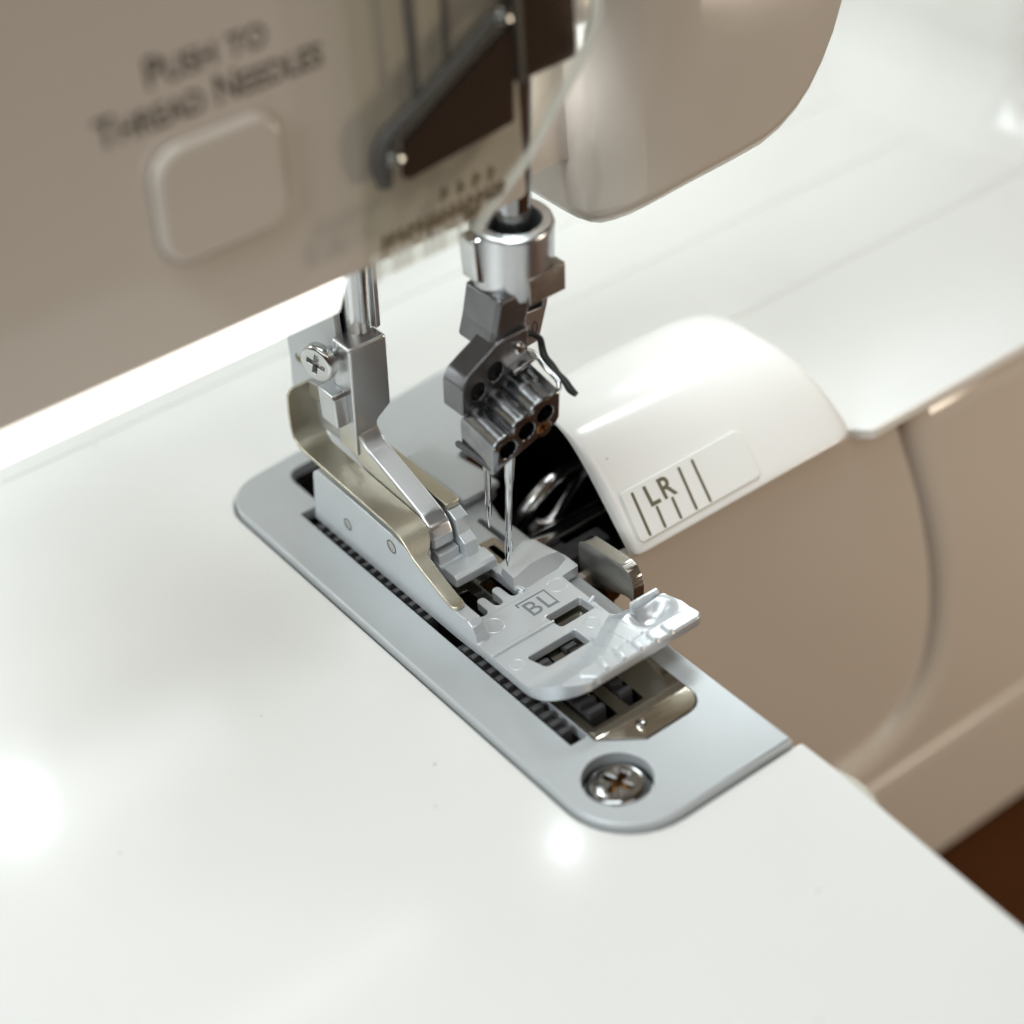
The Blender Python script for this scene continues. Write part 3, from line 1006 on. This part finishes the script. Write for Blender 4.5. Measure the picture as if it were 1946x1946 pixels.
# cross head screw in a local frame
su = sx.orthogonal().normalized()
sv = sx.cross(su)
so = Vector((-10.2, 23.6, 26.6))
scw = prism('clamp_screw', circ(0, 0, 2.55, 36), 0, 1.35, 'bright', ph, plane=lambda u, v, wv: tuple(so + su * u + sv * v + sx * wv), holes=[cross_loop(0, 0, 1.45, 0.38, 0.5)], bev=0.5, bev0=0.1, hbev=0.12, seg=4)
prism('screw_recess', circ(0, 0, 1.6, 20), -0.1, 0.55, 'bright', scw, plane=lambda u, v, wv: tuple(so + su * u + sv * v + sx * wv))
prism('screw_shank', circ(0, 0, 1.0, 16), -2.5, 0.05, 'bright', scw, plane=lambda u, v, wv: tuple(so + su * u + sv * v + sx * wv))
prism('bracket', rnd([(22.5, 12.4), (36.4, 11.6), (36.2, 16.0), (35.6, 20), (35.4, 40), (22.5, 40)], [.5, 1, 2, 2, 0, 0], 4), -8.4, -7.4, 'plate', ph, plane='yz', bev=0.15, holes=[circ(33.2, 21.0, 0.85, 20)])
prism('bracket_bush', circ(33.2, 21.0, 0.84, 20), -8.2, -7.5, 'gold', ph, plane='yz', holes=[circ(33.4, 20.9, 0.4, 12)])
prism('nut_plate', rnd([(24.5, 18.2), (29.4, 17.6), (29.4, 20.2), (24.5, 21)], .3, 3), -9.6, -8.5, 'bright', ph, plane='yz', bev=0.15)
prism('bar_guide', rnd([(24.4, 25.4), (29.8, 25.4), (29.8, 45), (24.4, 45)], .5, 3), -7.3, -2.6, 'black', ph, plane='yz', bev=0.2)
tube('presser_bar', [(-5.1, 22.4, 29.0), (-5.1, 22.2, 31.2), (-5.1, 21.6, 37), (-5.1, 19.4, 60), (-5.1, 18.4, 70)], 1.95, 'bright', ph, n=32)
prism('bar_flat', rnd([(-3.9, 29.95), (-3.2, 30.1), (-3.2, 50), (-3.9, 50)], .1, 2), 20.2, 22.0, 'cast', ph, plane='xz', bev=0.1, xf=lambda v: Vector((v.x, v.y - 0.09 * (v.z - 30), v.z)))

# ------------------------------------------------------------------ needle clamp and needle bar
nc = thing('needle_clamp', 'chrome needle clamp with three set screw holes on the needle bar', 'needle clamp', (1, 0, 21.5))
rise = lambda v: Vector((v.x, v.y - 0.06 * (v.z - 25), v.z + 0.20 * (v.y + 4.5)))
blk = [(-5.2, 21.6), (4.4, 24.6), (4.95, 25.4), (5.15, 29.0), (4.9, 29.3), (3.9, 29.2)]
cen = [(2.75, 26.7, 2.5), (-0.05, 25.55, 2.5), (-2.85, 24.2, 2.4)]
for cx, cz, r in cen:
    for k in range(9):
        a = math.radians(70 + (142 - 70) * k / 8)
        blk.append((cx + r * math.cos(a), cz + r * math.sin(a)))
blk += [(-5.0, 25.9), (-5.2, 25.2)]
hl = [circ(cx, cz + 0.2, 1.22, 26) for cx, cz, r in cen] + [circ(2.5, 24.55 + .35, 1.06, 22)]
cb = prism('clamp_block', blk, -4.6, 1.4, 'tubes', nc, plane='xz', holes=hl, bev=0.0, bev0=0.34, hbev=0.1, xf=rise, seg=4, angle=42)
for cx, cz, r in cen:
    prism('set_screw', circ(cx, cz + .2, 1.2, 20), -2.2, 1.0, 'black', cb, plane='xz', xf=rise, holes=[circ(cx, cz + .2, .55, 6)])
prism('clamp_screw', circ(2.5, 24.9, 1.05, 24), -4.55, 1.0, 'copper', cb, plane='xz', xf=rise, holes=[cross_loop(2.5, 24.9, 0.62, 0.16, 0.4)], bev0=0.25, bev=0, hbev=0.03)
# upright plate behind the block, with two threading holes
upl = rnd([(-5.15, 27.2), (-5.1, 31.2), (-4.2, 32.6), (-2.6, 33.6), (-1.0, 34.5), (0.4, 35.4), (1.4, 35.6), (4.9, 35.8), (4.7, 30), (4.6, 27.2)], [.4, 1.5, 1.5, 2, 2, 1.5, 1, .3, .3, 0], 5)
lean2 = lambda v: Vector((v.x, v.y - 0.08 * (v.z - 28), v.z))
prism('upright', upl, 0.9, 4.8, 'gun', nc, plane='xz', xf=lean2, bev=0.3, bev0=0.3, holes=[circ(-0.1, 31.6, 1.15, 18, 1.35), circ(-2.7, 29.9, 1.1, 18, 1.3)], hbev=0.15, seg=4)
prism('thread_hole', circ(-0.1, 31.6, 1.14, 18, 1.34), 1.6, 4, 'black', nc, plane='xz', xf=lean2)
prism('thread_hole', circ(-2.7, 29.9, 1.09, 18, 1.29), 1.6, 4, 'black', nc, plane='xz', xf=lean2)
lathe('stud', [(0, 0), (.75, 0), (.75, .5), (.5, .75), (0, .8)], 'bright', nc, (3.2, 0.5, 33.6), (0, -1, 0.1), n=20)
prism('shelf', rnd([(1.6, 30.9), (4.8, 31.7), (4.8, 32.3), (1.6, 31.5)], .12, 2), -0.6, 1.0, 'bright', nc, plane='xz', bev=0.1, xf=lean2)
prism('neck', rnd([(-0.4, 33.5), (0.4, 36.4), (1.2, 40.6), (6.6, 40.6), (5.4, 36.5), (4.8, 33)], [.5, 3, .5, .3, 2, .3], 6), 1.6, 8.2, 'gun', nc, plane='xz', bev=0.6, xf=lean2, seg=4)
prism('side_plate', rnd([(3.8, 30.8), (8.0, 31.2), (9.4, 36.2), (9.6, 39.5), (3.8, 39.5)], [.2, .6, 1, .2, 0], 4), 3.0, 3.9, 'cast', nc, plane='xz', bev=0.12, xf=lean2, holes=[rnd([(5.0, 36.2), (8.6, 35.9), (9.0, 38.6), (5.0, 38.6)], .3, 3)])
prism('window_back', [(4.6, 35.6), (9.0, 35.6), (9.2, 39), (4.6, 39)], 3.75, 3.95, 'black', nc, plane='xz', xf=lean2)
prism('oval_mark', circ(7.4, 33.4, .42, 20, .95), 2.93, 3.1, 'steel', nc, plane='xz', xf=lean2, holes=[circ(7.4, 33.4, .30, 20, .8)])
ax0 = Vector((6.3, 5.0, 39.0))
axd = Vector((0.02, -0.09, 1.0)).normalized()
lathe('sleeve', [(4.0, 0.0), (4.75, 0.4), (4.95, 1.2), (5.0, 2.6), (5.0, 8.6), (4.85, 9.0), (4.6, 9.15), (3.6, 9.15), (3.45, 8.9), (3.45, 4.0)], 'cast', nc, ax0, axd, n=56)
sl = lathe('sleeve_bore', [(3.44, 3.8), (3.44, 4.4), (0.1, 4.4)], 'black', nc, ax0, axd, n=40)
prism('sleeve_flat', rnd([(4.9, 38.9), (10.1, 39.0), (10.3, 42.6), (4.9, 42.3)], .1, 2), -0.45, 3.5, 'knife', nc, plane='xz', bev0=0.1, bev=0)
prism('sleeve_lug', rnd([(0.4, 42.2), (2.8, 40.8), (2.8, 47.6), (0.3, 47.6)], .3, 3), 3.6, 6.4, 'bright', nc, plane='xz', bev=0.35)
tube('needle_bar', [ax0 + axd * 4.0, ax0 + axd * 20, ax0 + axd * 45], 2.25, 'chrome', nc, n=32)
# thread guide wire and spring clip at the right, guide pin at the left
tube('guide_wire', [(5.2, 2.4, 32.9), (6.4, 2.3, 33.1), (7.2, 1.5, 32.5), (7.0, 0.8, 31.3), (6.8, 0.1, 30.6), (6.95, -1.0, 29.9), (6.9, -2.0, 29.2), (7.1, -3.1, 28.7), (7.1, -4.1, 28.0), (7.3, -5.0, 27.6)], [.34, .38, .42, .46, .5, .46, .52, .46, .5, .34], 'black', nc, n=10, smooth=5)
tube('clip_wire', [(4.7, 1.4, 31.9), (5.5, 1.0, 31.7), (5.75, 0.0, 31.0), (5.6, -1.4, 30.5), (5.75, -2.6, 30.0), (5.6, -3.8, 29.6), (5.1, -4.6, 29.2)], 0.30, 'bright', nc, n=10, smooth=5)
tube('guide_pin', [(-5.5, 2.2, 23.2), (-5.5, 1.9, 23.1), (-5.2, -2.0, 22.7), (-4.8, -3.9, 22.2)], [0.28, 0.42, 0.42, 0.42], 'steel', nc, n=12)


# ------------------------------------------------------------------ needles
def needle(label, tip, topp, shank):
    tip, topp = Vector(tip), Vector(topp)
    d = (topp - tip)
    L = d.length
    n_ = thing('needle', label, 'needle', tip, 'needles in the clamp')
    prof = [(0.02, 0), (0.10, 0.35), (0.20, 0.9), (0.33, 1.7), (0.41, 2.6), (0.44, 3.2), (0.46, 4.2), (0.46, 4.6), (0.40, 5.0), (0.37, 5.6), (0.40, 6.3), (0.43, 6.9), (0.43, shank), (0.47, shank + .8), (0.56, shank + 2.0), (0.60, L)]
    lathe('shaft', prof, 'needle', n_, tip, d, n=20, angle=60)
    e = tip + d.normalized() * 3.7
    sd = d.normalized()
    vw = Vector((-0.45, -0.75, 0.45))
    vw = (vw - sd * vw.dot(sd)).normalized()
    tube('eye', [e - sd * 0.55 + vw * 0.38, e - sd * .3 + vw * 0.45, e + sd * 0.3 + vw * 0.45, e + sd * 0.55 + vw * 0.38], [0.04, 0.10, 0.10, 0.04], 'black', n_, n=8)
    return n_


needle('front needle, its tip reaching lowest over the presser foot', (-2.3, -1.3, 4.0), (-2.3, -3.95, 22.9), 13.6)
needle('rear needle, half hidden, its tip ending higher behind the front one', (-1.7, 2.9, 7.5), (-1.8, 1.4, 22.6), 8.4)

# ------------------------------------------------------------------ upper knife
kn = thing('upper_knife', 'brushed steel cutting knife beside the presser foot', 'knife', (8.3, -8, -4))
kp = [(-2.9, -1.7), (-3.0, 3.4), (-3.5, 4.1), (-4.6, 4.75), (-11.6, 5.3), (-12.7, 5.0), (-13.5, 4.0), (-13.85, 2.6), (-13.7, 0.7), (-12.0, 0.55), (-9.5, -0.4), (-6.5, -1.7), (-4.8, -2.1)]
prism('blade', rnd(kp, [.3, .6, .5, .6, 1.2, 1, 1, .6, .15, .2, .5, .5, .4], 5), 7.5, 9.25, 'knife', kn, plane='yz', bev=0.09, seg=2)
prism('edge_tip', [(-13.75, 1.2), (-13.4, -0.6), (-11.6, 0.6), (-12, 1.2)], 7.9, 9.2, 'chrome', kn, plane='yz', bev=0.1)
prism('holder', rnd([(-2.0, -12), (-2.0, -1.0), (-6.0, -1.2), (-7.6, -2.6), (-7.2, -4.4), (-6.0, -6), (-5.6, -12)], .4, 3), 8.2, 10.6, 'brown', kn, plane='yz', bev=0.2)

# ------------------------------------------------------------------ loopers in the dark opening
lo = thing('looper', 'polished looper lever in the dark opening beside the knife', 'looper', (14, 10, -12))
tube('lever', [(10.2, 9.5, -2.2), (12.2, 9.0, -2.6), (15.0, 9.8, -1.6), (18, 11, -0.6), (22, 13, -0.6)], [.25, .8, .75, .7, .7], 'needle', lo, n=14, smooth=5)
prism('lever_arm', rnd([(9.4, -14), (12.2, -14), (12.6, -4), (11.0, -2), (9.2, -3)], .6, 4), 9.2, 10.4, 'steel', lo, plane='xz', bev=0.2)
ls_ = thing('looper_shaft', 'shiny steel shaft lying crosswise in the dark opening', 'shaft', (14, 6.5, -6))
tube('rod', [(5.0, 6.4, -2.4), (28, 6.4, -2.4)], 1.3, 'needle', ls_, n=28)
prism('rod_collar', circ(4.8, -4.4, 1.3, 20), 8.5, 11.0, 'steel', ls_, plane='yz', bev=0.2)
prism('cover_blade', rnd([(8.5, -24), (27, -24), (27, 3.5), (21, 6.5), (13, 6.0), (9, 1.0)], [1, 1, 4, 4, 4, 3], 8), 17.5, 19.5, 'sheen', lo, plane='xz', bev=0.6, bev0=0.6, seg=4)
tube('hook', [(9.0, 13.5, -6), (11.5, 13, -2.5), (15.5, 12.6, 0.6), (20, 12.4, 1.2), (25, 12.6, 0.0)], [1.0, 1.3, 1.1, 0.9, 0.9], 'needle', lo, n=16, smooth=5)
tk = thing('knife_carrier', 'dark metal carrier bar below the needle opening', 'carrier', (10, 3, -12))
prism('bar', rnd([(1.2, -4.5), (4.2, -4.5), (4.2, -2.6), (1.2, -2.6)], .4, 3), 5.5, 16, 'steel', tk, plane='yz', bev=0.2)

# ------------------------------------------------------------------ stitch dial at the edge of the bed
dl = thing('stitch_dial', 'ribbed ivory thumb wheel peeking out of the bed edge', 'dial', (0.2, -51.6, -6))
prism('wheel', circ(0.3, -51.7, 8.2, 60), -5.2, -1.9, 'wheel', dl, bev=0.5)
wbase = origin_of(dl)
for k in range(18):
    a = math.radians(-42 + 84 * k / 17)
    cx, cy = 0.3 + 8.2 * math.cos(a), -51.7 + 8.2 * math.sin(a)
    prism('rib', circ(cx, cy, 0.24, 8), -5.0, -2.2, 'wheel', dl)

# ------------------------------------------------------------------ thread guides under the clear shield
tg = thing('thread_guide', 'shiny metal thread guide plates, dark brown reflection in their colour, with metal rim behind the clear shield', 'thread guide', (-3, -2, 63))
prism('guide_plate', rnd([(-11.4, 62.7), (3.0, 64.3), (3.7, 74.6), (1.8, 74.0), (-10.8, 67.0)], .4, 3), -2.9, -1.9, 'brown', tg, plane='xz', bev=0.1)
prism('guide_plate', rnd([(4.7, 68.4), (12.0, 68.6), (12.6, 110), (5.2, 110)], .3, 3), -2.6, -1.4, 'brown', tg, plane='xz', bev=0.1)
prism('guide_edge', rnd([(3.7, 68.6), (4.6, 68.3), (5.1, 110), (3.9, 110)], .2, 3), -3.4, -1.2, 'black', tg, plane='xz', bev=0.1)
tube('rim_wire', [(-13.2, -1.6, 62.5), (-13.4, -1.8, 65), (-12.6, -2.2, 67.8), (-10.6, -2.4, 69.2), (-6, -2.4, 71.6), (-1, -2.4, 74.6), (1.8, -2.4, 76.4)], [0.9, 1.2, 1.15, 1.0, .95, .9, .9], 'steel', tg, n=14, smooth=5)
tube('rod', [(-8.6, -2.2, 70.6), (-8.2, -2.2, 95)], 0.5, 'steel', tg)
tube('rod', [(-4.4, -2.2, 73.4), (-3.3, -2.2, 96)], 0.42, 'steel', tg)
lathe('stud', [(0, 0), (1.0, .1), (1.15, .8), (.8, 1.5), (0, 1.7)], 'chrome', tg, (2.3, -2.6, 76.6), (0, -1, 0.2), n=20)
lathe('stud', [(0, 0), (0.8, .1), (0.9, .6), (.6, 1.2), (0, 1.3)], 'chrome', tg, (-12.6, -2.6, 66.0), (0, -1, 0.2), n=20)

# ------------------------------------------------------------------ clear shield
sh = thing('clear_shield', 'clear plastic shield in front of the needle bar with faded olive print', 'shield', (-5, -4.5, 54))
spoly = rnd([(-18.2, 54.2), (-4.0, 54.0), (-2.0, 56.2), (4.1, 60.6), (13.4, 71.2), (14.6, 80), (14.8, 130), (-16.2, 130), (-16.9, 68)], [.8, .8, 1, 2, 4, 4, 0, 0, 3], 6)
prism('pane', spoly, -4.5, -3.6, 'clear', sh, plane='xz', bev=0.0)
ei = offset(spoly if area2(spoly) > 0 else spoly[::-1], 0.55)
tube('edge', [(-4.0, -4.05, 54.2), (-2.2, -4.05, 56.0), (0.8, -4.05, 58.2), (4.0, -4.05, 60.6), (8.6, -4.05, 65.8), (13.0, -4.05, 70.9), (14.2, -4.05, 76), (14.5, -4.05, 84), (14.7, -4.05, 128)], 0.6, 'edge', sh, n=10, smooth=4)
for k, xx in enumerate((-17.4, -15.1, -14.2, -13.2, -11.0, -10.0, -8.9, -6.5)):
    prism('grip_rib', capsule(xx + .25, 56.6, xx, 54.4, 0.26 if k else .45, 4), -4.75, -4.5, 'edge', sh, plane='xz')
rr_ = random.Random(5)
for row, (xa, xb, z0, zz1, hh) in enumerate(((-13.8, -1.6, 60.6, 60.6, 1.3), (-16.0, -0.4, 57.9, 58.4, 1.5), (-10.6, -4.2, 56.6, 56.9, 0.9))):
    x = xa
    while x < xb:
        q = (x - xa) / (xb - xa)
        zc = z0 + (zz1 - z0) * q
        wd = rr_.uniform(0.5, 1.0)
        if rr_.random() < (0.45, 0.9, 0.5)[row]:
            prism('print_stroke', capsule(x, zc - hh * .45, x + wd * .3, zc + hh * .45, 0.30, 3), -4.54, -4.52, 'faded', sh, plane='xz')
            prism('print_stroke', capsule(x, zc, x + wd * .8, zc + rr_.uniform(-.4, .4), 0.24, 3), -4.57, -4.55, 'faded', sh, plane='xz')
        x += wd + 0.3

# ------------------------------------------------------------------ render defaults
scn.render.engine = 'CYCLES'
scn.cycles.max_bounces = 10
scn.cycles.transparent_max_bounces = 12
scn.cycles.sample_clamp_indirect = 6
